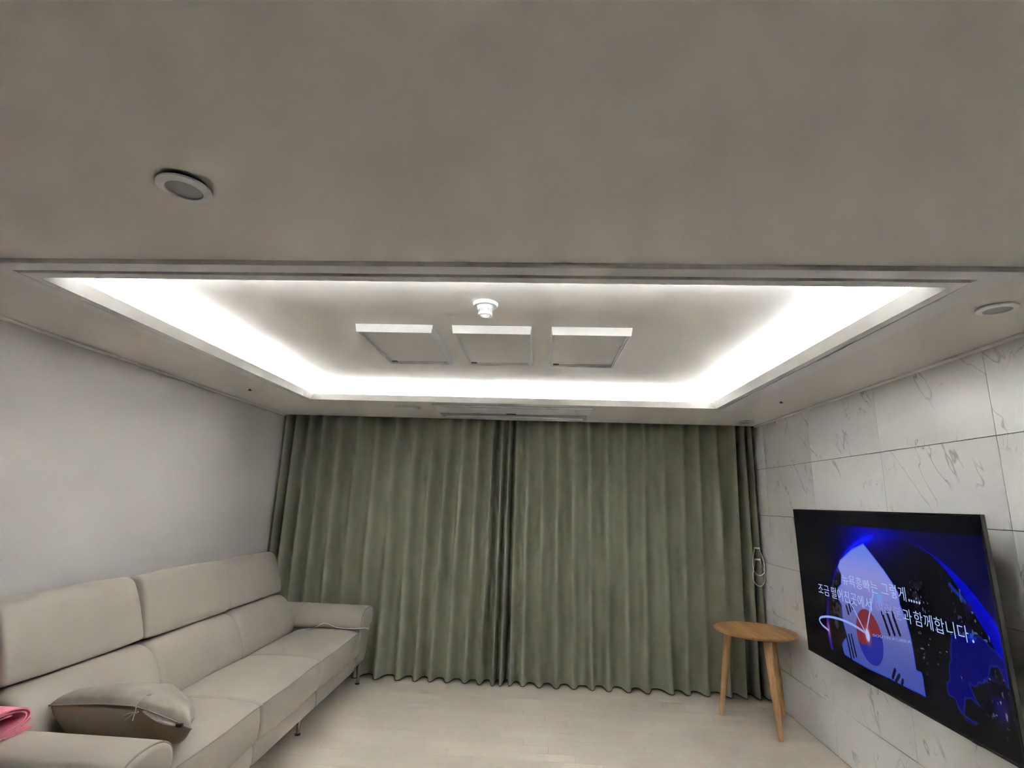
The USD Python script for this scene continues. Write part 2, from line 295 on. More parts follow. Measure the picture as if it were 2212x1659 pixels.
for a in range(len(zj)-1):
    for b in range(len(yj)-1):
        w.part('tile', cbox(XR, XR+0.0095, yj[b]+g, yj[b+1]-g, zj[a]+0.0017, zj[a+1]-0.0017, 0.0007), MARBLE)
fl = Thing('floor', kind='structure', label='pale beige laminate floor of staggered narrow planks')
fl.part('underlay', box(XL-0.1, XR+0.1, YR, YB+0.05, -0.05, -0.006), JOINT)
PW, PL = 0.1015, 0.80; stuffp = []
for k in range(-74, 9):
    y0 = 4.246 + k*PW; y1 = y0 + PW
    if y0 > YB or y1 < YR: continue
    y0, y1 = max(y0, YR), min(y1, YB)
    xs = -0.716 - 0.1635*k; xs -= math.ceil((xs-XL)/PL)*PL
    while xs < XR:
        x0, x1 = max(xs, XL), min(xs+PL, XR); xs += PL
        if x1-x0 < 0.012: continue
        gx = 0.0006
        if y0 > 2.55: fl.part('plank', cbox(x0+gx, x1-gx, y0+gx, y1-gx, -0.006, 0.0, 0.0006), PLANK)
        else: stuffp.append(box(x0+gx, x1-gx, y0+gx, y1-gx, -0.006, 0.0))
fl.part('plank', join(*stuffp), PLANK, kind='stuff')

# ---------------------------------------------------------------- curtains
LT = [-2.520, -2.448, -2.352, -2.224, -2.082, -1.918, -1.740, -1.554, -1.374, -1.189, -1.023, -0.867, -0.716, -0.574, -0.432, -0.348, -0.282, -0.206]
LBm = [-2.520, -2.448, -2.360, -2.240, -2.090, -1.930, -1.750, -1.560, -1.375, -1.185, -1.030, -0.898, -0.749, -0.594, -0.468, -0.350, -0.286, -0.206]
RT = [-0.278, -0.212, -0.107, 0.034, 0.173, 0.325, 0.464, 0.633, 0.801, 0.977, 1.143, 1.339, 1.475, 1.635, 1.804, 1.888, 1.950]
RB = [-0.278, -0.212, -0.100, 0.047, 0.188, 0.341, 0.493, 0.635, 0.802, 0.952, 1.163, 1.301, 1.457, 1.651, 1.772, 1.886, 1.962]
def curtain(name, label, top, bot, seed, ends):
    top, bot = np.array(top), np.array(bot); rng = np.random.default_rng(seed)
    z0, z1, nz, per = 0.014, 2.36, 60, 14
    gaps = np.diff(top); K = len(gaps)
    first, last = ends          # panel begins / ends in the bottom of a fold
    amp = np.clip(0.42*gaps, 0.052, 0.068)*rng.uniform(0.88, 1.12, K); amp[gaps < 0.1] = 0.080
    rows = []
    for z in np.linspace(z0, z1, nz):
        t = (z-z0)/(z1-z0); X = bot*(1-t) + top*t
        xs, ys = [], []
        for k in range(K):
            s = np.arange(per)/per
            xs.append(X[k] + (X[k+1]-X[k])*(s - 0.050*np.sin(2*np.pi*s) + 0.035*np.sin(4*np.pi*s))); ys.append(-amp[k]*np.cos(2*np.pi*s))
        xs.append([X[-1]]); ys.append([-amp[-1]])
        x, y = np.concatenate(xs), np.concatenate(ys)
        if first: x, y = x[per//2:], y[per//2:]; y = y + 0.016*np.exp(-np.arange(len(y))/4.0)
        if last: x, y = x[:-(per//2)], y[:-(per//2)]
        zz = np.full(len(x), z)
        P = np.stack([x, zz*0.7, zz*0+seed], 1)
        y = y*(1+0.3*fbm(P*np.array([3.2, 0.9, 1]), 2, seed)*(1-0.6*t)) + 0.007*fbm(P*np.array([14, 1.2, 1]), 2, seed+5)*(1-0.5*t)
        x = x + 0.010*fbm(P*np.array([5, 1.2, 1]), 2, seed+9)*(1-t)
        x = np.clip(x, XL+0.004, XR-0.006)
        rows.append(np.stack([x, 4.956+y, zz], 1))
    F = np.array(rows); nzr, nx = F.shape[:2]
    dx = np.gradient(F, axis=1); n = np.stack([-dx[..., 1], dx[..., 0], 0*dx[..., 0]], -1); n /= np.linalg.norm(n, axis=-1, keepdims=True)+1e-9
    Bk = F + n*0.0025
    v = np.vstack([F.reshape(-1, 3), Bk.reshape(-1, 3)]); N = nzr*nx
    i, j = np.meshgrid(np.arange(nzr-1), np.arange(nx-1), indexing='ij')
    q = np.stack([i*nx+j, i*nx+j+1, (i+1)*nx+j+1, (i+1)*nx+j], -1).reshape(-1, 4); qb = q[:, ::-1]+N
    jj = np.arange(nx-1); ii = np.arange(nzr-1); e = (nzr-1)*nx
    sides = [np.stack([jj+1, jj, jj+N, jj+1+N], 1), np.stack([e+jj, e+jj+1, e+jj+1+N, e+jj+N], 1), np.stack([ii*nx, (ii+1)*nx, (ii+1)*nx+N, ii*nx+N], 1), np.stack([(ii+1)*nx+nx-1, ii*nx+nx-1, ii*nx+nx-1+N, (ii+1)*nx+nx-1+N], 1)]
    c = Thing(name, label, 'curtain', (float(top.mean()), 4.95, 0), 'olive floor-length curtains')
    c.part('drape', (v, np.vstack([q, qb]+sides)), FABRIC, smooth=True)
    hem = np.array([F[0, :, 0], F[0, :, 1]+0.001, F[0, :, 2]-0.001]).T
    c.part('hem', tube(hem, 0.0032, 6), plain_hem, smooth=True, label='dark hem edge')
plain_hem = plain('dark_hem', (0.035, 0.036, 0.026), 0.9, 0.1)
curtain('curtain', 'olive green suede curtain hanging behind the sofa, left one of the pair', LT, LBm, 3, (False, True))
curtain('curtain', 'olive green suede curtain hanging behind the small wooden table, right one of the pair', RT, RB, 8, (True, False))
c = Thing('curtain_rail', 'white curtain rail recessed above the olive curtains', 'curtain rail', (-0.24, 4.952, 2.36))
c.part('rail', box(XL+0.003, XR-0.003, 4.935, 4.969, 2.372, 2.42), PLASTIC)

# ---------------------------------------------------------------- sofa
XF = -1.435
sofa = Thing('sofa', 'taupe leather three-seat sofa with tilting headrests along the left wall', 'sofa', (-1.93, 3.40, 0))
ys = [2.225, 3.005, 3.795, 4.565]
sofa.part('frame', rbox(-2.43, -1.50, 2.02, 4.80, 0.165, 0.40, 0.02), LEATHER, smooth=40)
for k in range(3):
    a, b = ys[k]+0.002, ys[k+1]-0.002
    prof = [(-1.475, 0.160), (-1.452, 0.170), (-1.449, 0.21), (-1.452, 0.262), (-1.470, 0.280), (-1.53, 0.280), (-1.53, 0.160)]
    p_ = sofa.part('front_panel', puff(prof, a+0.004, b-0.004, r=0.018, n=18, noise=0.004, seed=k+20), LEATHER, smooth=50)
    prof = [(-1.490, 0.272), (-1.447, 0.280), (XF, 0.32), (XF+0.002, 0.38), (XF-0.002, 0.435), (XF-0.012, 0.458), (-1.50, 0.470), (-1.60, 0.479), (-1.76, 0.480), (-1.90, 0.472), (-1.965, 0.458), (-2.005, 0.420), (-2.06, 0.37), (-2.20, 0.35), (-2.20, 0.28), (-1.80, 0.275)]
    s_ = sofa.part('seat_cushion', puff(prof, a-0.004, b+0.004, r=0.030, crown=0.010, n=40, noise=0.010, seed=k), LEATHER, smooth=50)
    t = np.linspace(a+0.012, b-0.012, 40); cr = 0.010*np.sin(np.pi*(t-a)/(b-a))**0.6
    sofa.part('seam', tube(np.stack([np.full(40, XF-0.0055)+cr*0.75, t, np.full(40, 0.4535)+cr*0.7+0.003*np.sin(t*9)], 1), 0.0030, 8), SEAM, parent=s_, smooth=True)
    def wr(P, k=k, a=a, b=b):   # pulled leather near one end of the middle backs
        u = (P[:, 1]-a)/(b-a)
        return (0.0055*np.sin(P[:, 1]*95 + P[:, 2]*55 + 2.5*np.sin(P[:, 2]*30))*np.exp(-((u-0.62)/0.12)**2)*np.exp(-((P[:, 2]-0.62)/0.06)**2) if k == 1 else 0*u)
    prof = [(-2.045, 0.395), (-2.000, 0.430), (-1.992, 0.48), (-2.002, 0.54), (-2.035, 0.62), (-2.078, 0.688), (-2.120, 0.718), (-2.170, 0.729), (-2.25, 0.712), (-2.36, 0.66), (-2.40, 0.44), (-2.14, 0.39)]
    sofa.part('back_cushion', puff(prof, a-0.003, b+0.003, r=0.035, crown=0.010, n=120 if k == 1 else 40, noise=0.010, seed=k+5, wrinkle=wr), LEATHER, smooth=50)
    dz = (0.0, 0.004, -0.004)[k]; dx = (-0.004, 0.010, 0.0)[k]
    prof = [(-2.165+dx, 0.738), (-2.140+dx, 0.752), (-2.146+dx, 0.80), (-2.172+dx, 0.90), (-2.205+dx, 1.00), (-2.226+dx, 1.045+dz), (-2.265+dx, 1.066+dz), (-2.315+dx, 1.058+dz), (-2.345+dx, 1.02), (-2.325+dx, 0.88), (-2.300, 0.75), (-2.24, 0.735)]
    tip = (-0.085, 0.0, -0.03)[k]; prof = [(px + tip*(pz-0.745), pz+0.004) for px, pz in prof]
    sofa.part('headrest', puff(prof, a-0.001, b+0.001, r=0.020, crown=0.006, n=36, noise=0.006, seed=k+11), LEATHER, smooth=50)
    sofa.part('headrest_bracket', box(-2.28, -2.25, (a+b)/2-0.2, (a+b)/2+0.2, 0.68, 0.80), BLACK)
def arm(inner, outer, xf, seed):
    s = 1 if outer > inner else -1; W = abs(outer-inner)
    Y = lambda d: inner + s*d
    prof = [(-2.42, 0.165), (-1.53, 0.125), (-1.475, 0.17), (-1.452, 0.22), (xf-0.018, 0.50), (xf-0.022, 0.555), (-1.60, 0.57), (-2.42, 0.57)]
    a_, b_ = sorted((Y(0.018), Y(W)))
    sofa.part('arm_panel', puff(prof, a_, b_, r=0.012, n=12, noise=0.003, seed=seed, it=2), LEATHER, smooth=50)
    prof = [(Y(W+0.004), 0.47), (Y(W+0.010), 0.54), (Y(W+0.002), 0.605), (Y(W-0.04), 0.628), (Y(W*0.5), 0.634), (Y(0.05), 0.622), (Y(-0.005), 0.590), (Y(-0.030), 0.535), (Y(-0.022), 0.490), (Y(0.03), 0.468)]
    p_ = sofa.part('arm_pad', puff(prof, -2.43, xf, axes='yz', r=0.035, r1=0.028, crown=0.004, n=30, noise=0.006, seed=seed), LEATHER, smooth=50)
    q = chaikin(prof, 3); c = q.mean(0); q = c+(q-c)*(1-0.004/0.08)
    loop = np.stack([np.full(len(q), xf-0.0075), q[:, 0], q[:, 1]], 1)
    q2 = chaikin(prof, 3); q2 = c+(q2-c)*0.955; loop = np.stack([np.full(len(q2), xf-0.011), q2[:, 0], q2[:, 1]], 1)
    sofa.part('seam', tube(loop, 0.0035, 8, closed=True), SEAM, parent=p_, smooth=True)
    q3 = chaikin(prof, 3); loop = np.stack([np.full(len(q3), -1.985), c[0]+(q3[:, 0]-c[0])*1.012, c[1]+(q3[:, 1]-c[1])*1.02], 1)
    sofa.part('seam', tube(loop, 0.0028, 8, closed=True), SEAM, parent=p_, smooth=True)
arm(4.565, 4.825, -1.418, 31)
arm(2.225, 1.975, -1.400, 32)
def sofa_leg(x, y):
    p = [(0.013, 0.0), (0.0135, 0.006), (0.0105, 0.008), (0.0115, 0.05), (0.016, 0.12), (0.021, 0.175)]
    l = sofa.part('leg', lathe([(0, 0.008)]+p[2:]+[(0, 0.175)], (x, y, 0), 20, flip=False), CHROME, smooth=40)
    sofa.part('glide', lathe([(0, 0.0), (0.019, 0.0), (0.0195, 0.006), (0.012, 0.010), (0, 0.010)], (x, y, 0), 20), BLACK, parent=l, smooth=40)
for y in (2.03, 3.008, 3.795, 4.790): sofa_leg(-1.555 if 2.5 < y < 4.2 else -1.495, y)
for y in (2.05, 4.76): sofa_leg(-2.36, y)

# ---------------------------------------------------------------- cushion on the sofa
def pillow():
    nu, nv = 90, 60
    U, V = np.meshgrid(np.linspace(-1, 1, nu), np.linspace(-1, 1, nv), indexing='ij')
    xc, hw, yn, yd = -1.712, 0.324, 2.312, 0.40
    def surf(side):
        # pinched outline with slightly pulled-in sides between pointed corners
        e = 1-0.05*(1-V**2)**1.0; e2 = 1-0.05*(1-U**2)
        x = xc + hw*U*e - 0.23*(V+1)/2*np.clip(U+0.15, 0, 1.15)/1.15 + (0.022 + 0.042*(V+1)/2)*np.clip(-U-0.3, 0, 0.7)/0.7; yy = yn + yd/2 + yd/2*V*e2
        mid = 0.676 - 0.013*np.clip((-U-0.3)/0.7, 0, 1) - 0.068*np.clip((U-0.15)/0.85, 0, 1)**1.15 - 0.090*(V+1)/2 - 0.02*(V+1)/2*np.clip(U, 0, 1)
        f = np.clip(1-np.abs(U)**16, 0, 1)**0.5*np.clip(1-np.abs(V)**5, 0, 1)**0.55
        hgt = (0.058 if side > 0 else -(0.160-0.085*np.clip((U+0.1), 0, 1.1)))*f
        P = np.stack([x*6, yy*6, np.full_like(x, side*3.0)], -1)
        near = np.exp(-((V+1)/0.5)**2)
        wr = 0.016*fbm(P, 3, 4)*f + 0.013*near*f*np.abs(np.sin(U*17+V*4+2*fbm(P*0.4, 2, 3)))*(0.5+fbm(P*0.6, 2, 7))
        z = mid + hgt + wr*side
        if side < 0: x = x + 0.075*f*np.clip((-U-0.55)/0.45, 0, 1); z = np.maximum(z, 0.499)
        yy = yy - (0.018*f*near if side < 0 else -0.0)
        return np.stack([x, yy, z], -1)
    def sheet(S, flip):
        i, j = np.meshgrid(np.arange(nu-1), np.arange(nv-1), indexing='ij')
        q = np.stack([i*nv+j, (i+1)*nv+j, (i+1)*nv+j+1, i*nv+j+1], -1).reshape(-1, 4)
        return S.reshape(-1, 3), (q[:, ::-1] if flip else q)
    T, B = surf(1), surf(-1)
    c = Thing('cushion', 'grey-brown linen cushion with a half-open zip lying on the nearest sofa seat', 'cushion', (xc, yn+yd/2, 0.49))
    c.part('top_cover', sheet(T, False), LINEN, smooth=True)
    c.part('bottom_cover', sheet(B, True), BRASS_STAIN, smooth=True, label='browner underside')
    edge = T[:, 0]; c.part('piping', tube(edge+np.array([0, -0.002, 0.0]), 0.0035, 8), LINEN, smooth=True)
    k0, k1 = int(0.66*nu), int(0.93*nu)
    e = edge[k0:k1]; m = len(e); wv = np.sin(np.linspace(0, np.pi, m))
    gap = np.vstack([e+np.stack([0*wv, -0.006-0*wv, 0.004+0*wv], 1), e+np.stack([0*wv, -0.0075-0.003*wv, -0.004-0.013*wv], 1)])
    q = np.stack([np.arange(m-1), np.arange(1, m), m+np.arange(1, m), m+np.arange(m-1)], 1)
    gb = gap+np.array([0, 0.004, 0]); allv = np.vstack([gap, gb])
    c.part('lining', (allv, np.vstack([q[:, ::-1], q+2*m])), WHITECLOTH, label='white inner lining showing through the open zip', smooth=True)
    c.part('zip_edge', tube(e+np.stack([0*wv, -0.009-0*wv, 0.005+0*wv], 1), 0.0028, 6), SEAM, smooth=True)
    c.part('zip_edge', tube(e+np.stack([0*wv, -0.010-0.003*wv, -0.005-0.014*wv], 1), 0.0028, 6), SEAM, smooth=True)
    e2 = edge[k1-1]; c.part('zip_slider', rbox(e2[0]-0.012, e2[0]+0.016, e2[1]-0.018, e2[1]-0.006, e2[2]-0.007, e2[2]+0.006, 0.003, 10), BLACK, smooth=40)
    kt = int(0.655*nu); b0 = T[kt, 7]; b1 = T[kt-3, 0]+np.array([0, -0.016, -0.012]); mid = (b0+b1)/2+np.array([-0.004, -0.022, 0.010])
    c.part('tie_cord', join(tube(spline([b0, mid, b1], 6), 0.0022, 6), tube(spline([b1, b1+[-0.02, -0.012, -0.004], b1+[-0.035, -0.012, -0.012]], 5), 0.0022, 6), tube(spline([b1, b1+[-0.012, -0.014, -0.014], b1+[-0.026, -0.014, -0.026]], 5), 0.0022, 6),
        tube(spline([b1, b1+[0.006, -0.012, -0.012], b1+[0.004, -0.012, -0.026]], 5), 0.0022, 6), tube(spline([b1, b1+[0.014, -0.012, 0.0], b1+[0.022, -0.010, 0.006]], 5), 0.0022, 6)), LINEN, smooth=True)
    c.part('eyelet', lathe([(0.010, 0.0), (0.010, 0.003), (0.005, 0.003), (0.004, 0.0)], tuple(b0+np.array([0, -0.002, 0.0])), 20), SEAM, smooth=30)
pillow()

# ---------------------------------------------------------------- pink roll on the near armrest
def pink_roll():
    th = np.linspace(0, 2*np.pi*2.75, 200); k = th/th[-1]
    a = 0.074+0.046*k; b = 0.023+0.026*k
    y = 2.040 + a*np.cos(th+1.2); z = 0.6955 + b*np.sin(th+1.2)
    y_, z_ = list(y), list(z)
    line = np.stack([y_, z_], 1)
    zb = z.min()
    tail = np.array([[2.06, zb-0.0065], [2.10, zb-0.0075], [2.14, zb-0.0075], [2.172, zb-0.006]])
    c = Thing('rolled_sheet', 'pink sheet rolled up on the near armrest of the sofa', 'rolled sheet', (-2.12, 2.04, 0.634))
    def ribbon(l, x0, x1, t=0.0055):
        l = np.asarray(l); d = np.gradient(l, axis=0); d /= np.linalg.norm(d, axis=1, keepdims=True); n = np.stack([-d[:, 1], d[:, 0]], 1)
        A, B = l+n*t/2, l-n*t/2; m = len(l)
        v = np.vstack([np.column_stack([np.full(m, X), Q]) for X in (x0, x1) for Q in (A, B)])
        i = np.arange(m-1); f = []
        for p, q in ((0, 1), (1, 3), (3, 2), (2, 0)): f.append(np.stack([p*m+i, p*m+i+1, q*m+i+1, q*m+i], 1))
        f.append(np.array([[0, m, 3*m, 2*m], [m-1, 3*m-1, 4*m-1, 2*m-1]]))
        return v, np.vstack(f)
    c.part('roll', ribbon(line, -2.32, -1.935), PINK, smooth=40)
    c.part('loose_end', ribbon(spline(tail, 6), -2.31, -1.940), PINK, smooth=40)
pink_roll()
c = Thing('charging_cable', 'thin white cable lying across the far sofa seat by its armrest', 'cable', (-1.55, 4.45, 0.49))
c.part('cord', tube(spline([(-1.80, 4.44, 0.497), (-1.765, 4.45, 0.513), (-1.725, 4.462, 0.534), (-1.685, 4.47, 0.534), (-1.62, 4.475, 0.512), (-1.57, 4.478, 0.504), (-1.49, 4.485, 0.502), (-1.425, 4.51, 0.502), (-1.392, 4.54, 0.500), (-1.372, 4.57, 0.484)], 8), 0.0027, 8), CABLE, smooth=True)
c.part('plug_end', tube([(-1.83, 4.425, 0.499), (-1.80, 4.44, 0.497)], 0.0042, 8), CABLE, smooth=30)

# ---------------------------------------------------------------- round side table
tb = Thing('side_table', 'small round oak table on three splayed legs between the curtains and television', 'table', (1.690, 4.417, 0))
TR, TZ = 0.297, 0.650
tb.part('tabletop', lathe([(0, TZ-0.024), (TR-0.035, TZ-0.024), (TR-0.008, TZ-0.015), (TR-0.001, TZ-0.009), (TR, TZ-0.005), (TR-0.003, TZ-0.001), (TR-0.008, TZ), (0, TZ)], (1.690, 4.417, 0), 96), WOODTOP, smooth=35)
for fx, fy in ((1.448, 4.551), (1.710, 4.121), (1.930, 4.572)):
    d = np.array([fx-1.690, fy-4.417]); d /= np.linalg.norm(d)
    t0 = np.array([1.690+d[0]*0.190, 4.417+d[1]*0.190, TZ-0.022]); t1_ = np.array([fx, fy, 0.0])
    s = np.linspace(0, 1, 16)
    P = t0 + (t1_-t0)*s[:, None]; P[-1, 2] = 0.0005
    rad = np.interp(s, [0, 0.12, 0.45, 1.0], [0.029, 0.0295, 0.0265, 0.0155])
    l = tb.part('leg', tube(P, rad, 16), WOODLEG, smooth=40)
    tb.part('mounting_block', lathe([(0, TZ-0.040), (0.033, TZ-0.040), (0.040, TZ-0.024), (0, TZ-0.024)], (t0[0], t0[1], 0), 24), WOODTOP, smooth=35)

# ---------------------------------------------------------------- television
TC = np.array([1.84244, 3.12801, 1.09944]); TAX = np.array([-0.014524, -0.999895, 0.0]); TUP = np.array([-0.028209, 0.00041, 0.999602])
TN = np.cross(TAX, TUP); TW, THh = 1.66, 1.66*9/16         # TN points into the room
tv = Thing('television', 'large flat television on the marble-look wall showing a flag and globe with Korean captions', 'television', tuple(TC))
def tvm(mesh): return mapped(mesh, TC, TAX, TUP, TN)
def rect(x0, x1, y0, y1, z0, z1, c=0.002): return tvm(cbox(x0, x1, y0, y1, z0, z1, c))
tv.part('cabinet', rect(-TW/2, TW/2, -THh/2, THh/2, -0.021, -0.003, 0.002), TVSIDE, label='thin grey metal edge')
for a in ((-TW/2+0.0008, TW/2-0.0008, THh/2-0.010, THh/2-0.0008), (-TW/2+0.0008, TW/2-0.0008, -THh/2+0.0008, -THh/2+0.014), (-TW/2+0.0008, -TW/2+0.010, -THh/2+0.014, THh/2-0.010), (TW/2-0.010, TW/2-0.0008, -THh/2+0.014, THh/2-0.010)):
    tv.part('bezel', rect(*a, -0.003, 0.0012, 0.0005), BEZEL)
tv.part('rear_housing', rect(-0.45, 0.45, -0.36, 0.10, -0.060, -0.021, 0.008), BLACK)
tv.part('sensor', rect(0.56, 0.60, -THh/2-0.006, -THh/2+0.001, -0.016, -0.006, 0.001), BEZEL)
wx = XR-0.0005
tv.part('wall_plate', box(wx-0.012, wx, 2.93, 3.33, 0.93, 1.17), BLACK)
tv.part('wall_arm', box(1.895, wx-0.010, 3.02, 3.24, 0.97, 1.10), BLACK)

def lin(c): c = np.clip(np.asarray(c, float)/255.0, 0, 1); return np.where(c <= 0.04045, c/12.92, ((c+0.055)/1.055)**2.4)
def sstep(a, b, x): t = np.clip((x-a)/(b-a), 0, 1); return t*t*(3-2*t)
FLAG = [(0.488, 0.816), (0.412, 0.771), (0.325, 0.688), (0.304, 0.641), (0.32, 0.597), (0.312, 0.536), (0.285, 0.503), (0.279, 0.428), (0.297, 0.401), (0.293, 0.296), (0.303, 0.242), (0.31, 0.215), (0.285, 0.181), (0.268, 0.150), (0.270, 0.115), (0.278, 0.089),
        (0.328, 0.081), (0.42, 0.074), (0.528, 0.083), (0.614, 0.082), (0.693, 0.084), (0.694, 0.177), (0.69, 0.199), (0.669, 0.199), (0.669, 0.28), (0.667, 0.352), (0.658, 0.443), (0.639, 0.511), (0.638, 0.576), (0.614, 0.625), (0.58, 0.685), (0.533, 0.753)]
SEA = [(0.837, 0.44), (0.824, 0.373), (0.821, 0.325), (0.805, 0.274), (0.805, 0.228), (0.789, 0.204), (0.789, 0.154), (0.812, 0.150), (0.817, 0.110), (0.835, 0.085), (0.860, 0.080), (0.875, 0.088), (0.868, 0.070), (0.84, 0.060), (0.835, 0.105), (0.848, 0.167), (0.87, 0.18), (0.89, 0.167), (0.883, 0.195), (0.87, 0.249), (0.886, 0.24), (0.931, 0.293), (0.953, 0.364), (0.977, 0.369), (0.994, 0.297), (1.0, 0.40), (0.96, 0.45), (0.93, 0.47), (0.916, 0.461), (0.871, 0.45)]
def line_d(u, v, pts):
    """Distance in metres on the screen to a polyline of (u, v) points."""
    l = LineString([(a*TW, b*THh) for a, b in pts])
    return shapely.distance(shapely.points(u*TW, v*THh), l)
def picture(u, v):
    """The picture on the screen at (u right, v up), as display colours."""
    x, y = u*TW, v*THh
    C = np.zeros(u.shape+(3,)); C[:] = (3, 3, 6)
    def over(col, a): nonlocal C; C = C*(1-a[..., None]) + np.asarray(col, float)*a[..., None]
    cx, cyy, rad = 0.958, 0.0, 0.0
    A = np.array([(0.215, 0.395), (0.284, 0.596), (0.383, 0.754), (0.486, 0.847), (0.742, 0.838), (0.843, 0.76), (0.938, 0.652), (0.997, 0.554)])*np.array([TW, THh])
    s = np.linalg.lstsq(np.column_stack([2*A, np.ones(len(A))]), (A**2).sum(1), rcond=None)[0]; cx, cyy = s[0], s[1]; rad = math.sqrt(s[2]+cx*cx+cyy*cyy)
    r = np.hypot(x-cx, y-cyy)-rad
    pic = sstep(0.06, 0.085, v)*(1-sstep(0.905, 0.925, v))
    sky = np.exp(-np.clip(r, 0, 9)/0.13)*(0.12+0.70*np.exp(-((u-0.50)/0.16)**2))*sstep(0.12, 0.36, u)
    C = C + (np.array([0, 0, 205.0])*sky[..., None] + np.array([2, 2, 38.0])*(sstep(0.2, 0.5, u)*sstep(0.25, 0.6, v))[..., None])*(r > 0)[..., None]
    inside = (r <= 0)
    over((5, 5, 8), inside*1.0)
    top = inside*np.exp(-np.clip(-r, 0, 9)/0.10)*np.exp(-((u-0.56)/0.14)**2); C = C + np.array([0, 0, 170.0])*top[..., None]
    dl = np.exp(-(r/0.012)**2)*sstep(0.20, 0.30, u)*(u < 0.55)
    C = C + np.array([10, 30, 235.0])*(np.clip(dl*(0.55+0.45*sstep(0.3, 0.42, u)), 0, 1))[..., None]
    cres = np.clip(np.exp(-((r+0.018)/0.020)**2), 0, 1)*sstep(0.36, 0.43, u)*(1-sstep(0.46, 0.56, u)); C = C + np.array([0, 0, 215.0])*cres[..., None]
    # bright limb on the right: thin above, a broad crescent below
    wid = 0.003+0.075*sstep(0.80, 0.98, u)
    limb = ((r < 0.002) & (r > -wid) & (u > 0.70))*1.0*sstep(0.72, 0.78, u)*(0.80+0.20*sstep(-0.05, 0.0, r)); over((0, 4, 222), limb*0.93)
    fb = lambda sc, sd, o=4: meshkit.fbm(np.stack([x*sc, y*sc, np.full_like(x, sd)], -1), o, int(sd))
    land = ((r < -wid*0.9) & (r > -0.22) & (u > 0.80) & (v > 0.30))*sstep(0.80, 0.93, u)
    over((22, 22, 120), land*0.55*sstep(0.40, 0.6, fb(9, 3)))
    over((120, 120, 190), land*sstep(0.72, 0.80, fb(60, 5, 2))*0.7)
    isl = np.exp(-((line_d(u, v, [(0.862, 0.676), (0.873, 0.655), (0.893, 0.632), (0.905, 0.612)])-0.004)/0.005)**2); over((20, 60, 215), isl*0.85)
    # a blue sea with a paler shore on the right, dark land with town lights elsewhere
    sea = Polygon([(a*TW, b*THh) for a, b in SEA]); jx, jy = x+0.02*(fb(20, 8)-0.5), y+0.02*(fb(20, 9)-0.5)
    ins = shapely.contains_xy(sea, jx, jy); dsea = shapely.distance(shapely.points(jx, jy), sea.exterior)
    over((3, 4, 100), ins*0.95); over((22, 52, 165), np.exp(-(dsea/0.004)**2)*0.6)
    low = np.exp(-(((u-0.958)/0.035)**2+((v-0.20)/0.10)**2)); over((34, 32, 120), low*0.6*sstep(0.35, 0.6, fb(12, 12))); over((150, 160, 215), low*sstep(0.72, 0.79, fb(60, 13, 2))*0.8)
    t1_ = np.exp(-((line_d(u, v, [(0.70, 0.60), (0.725, 0.61), (0.735, 0.56), (0.76, 0.53), (0.775, 0.47)]))/0.045)**2)
    over((46, 48, 68), t1_*sstep(0.5, 0.66, fb(22, 15))*0.7); over((165, 172, 205), t1_*sstep(0.74, 0.82, fb(75, 16, 2))*0.8)
    t2_ = ((u > 0.69) & (u < 0.85) & (v < 0.45) & (v > 0.2))*1.0; over((130, 135, 165), t2_*sstep(0.80, 0.86, fb(70, 18, 2))*0.7)
    spot = np.exp(-(((u-0.907)/0.012)**2+((v-0.46)/0.022)**2)); over((20, 75, 235), spot*0.8)
    over((70, 66, 78), ((u > 0.235) & (u < 0.315) & (v > 0.24) & (v < 0.66) & inside)*sstep(0.46, 0.64, fb(22, 21))*0.75)
    # streak of light at the left limb
    st = np.exp(-(line_d(u, v, [(0.215, 0.47), (0.192, 0.33), (0.180, 0.22), (0.190, 0.09)])/0.016)**2); over((52, 36, 205), st*0.85*sstep(0.07, 0.09, v)*(1-0.55*sstep(0.22, 0.42, v)))
    over((205, 105, 120), np.exp(-(((u-0.184)/0.010)**2+((v-0.205)/0.05)**2))*0.75)
    # flag wrapped over the globe
    fp = Polygon([(a*TW, b*THh) for a, b in FLAG]); ins = shapely.contains_xy(fp, x, y)*1.0
    shade = 1-0.16*sstep(0.55, 0.36, v)
    fl_ = np.stack([108+34*sstep(0.80, 0.62, v)-48*sstep(0.40, 0.1, v), 134+14*sstep(0.80, 0.62, v)-36*sstep(0.40, 0.1, v), 236-8*sstep(0.8, 0.6, v)-14*sstep(0.40, 0.1, v)], -1)*shade[..., None]
    warm = np.exp(-(((u-0.50)/0.10)**2+((v-0.56)/0.06)**2))*0.35; fl_ = fl_*(1-warm[..., None])+np.array([165, 140, 190.0])*warm[..., None]
    C = C*(1-ins[..., None]) + fl_*ins[..., None]
    ph = (y+0.34*x)/0.0118; stripe = sstep(0.30, 0.50, np.abs((ph % 1)-0.5)*1.0)*ins*sstep(0.62, 0.50, v); over((26, 30, 105), stripe*(0.55+0.40*sstep(0.45, 0.25, v)))
    over((20, 50, 240), ins*np.exp(-(shapely.distance(shapely.points(x, y), fp.exterior)/0.006)**2)*0.55)
    ex, ey = (u-0.449)/0.0725, (v-0.268)/0.156; e = ex*ex+ey*ey <= 1
    curve = 0.30*np.sin(ex*2.6)*np.where(ex > 0, -1.0, -1.0)+0.10; red = e & (ey > -curve*0.9+0.05*ex)
    over((126, 44, 52), (e & red)*0.96); over((38, 44, 150), (e & ~red)*0.96)
    def bar(p, q, w, gap=False):
        p, q = np.array(p), np.array(q); L = [(p, q)] if not gap else [(p, p+(q-p)*0.44), (p+(q-p)*0.56, q)]
        for a, b in L: over((17, 14, 26), (line_d(u, v, [tuple(a), tuple(b)]) < w)*0.95)
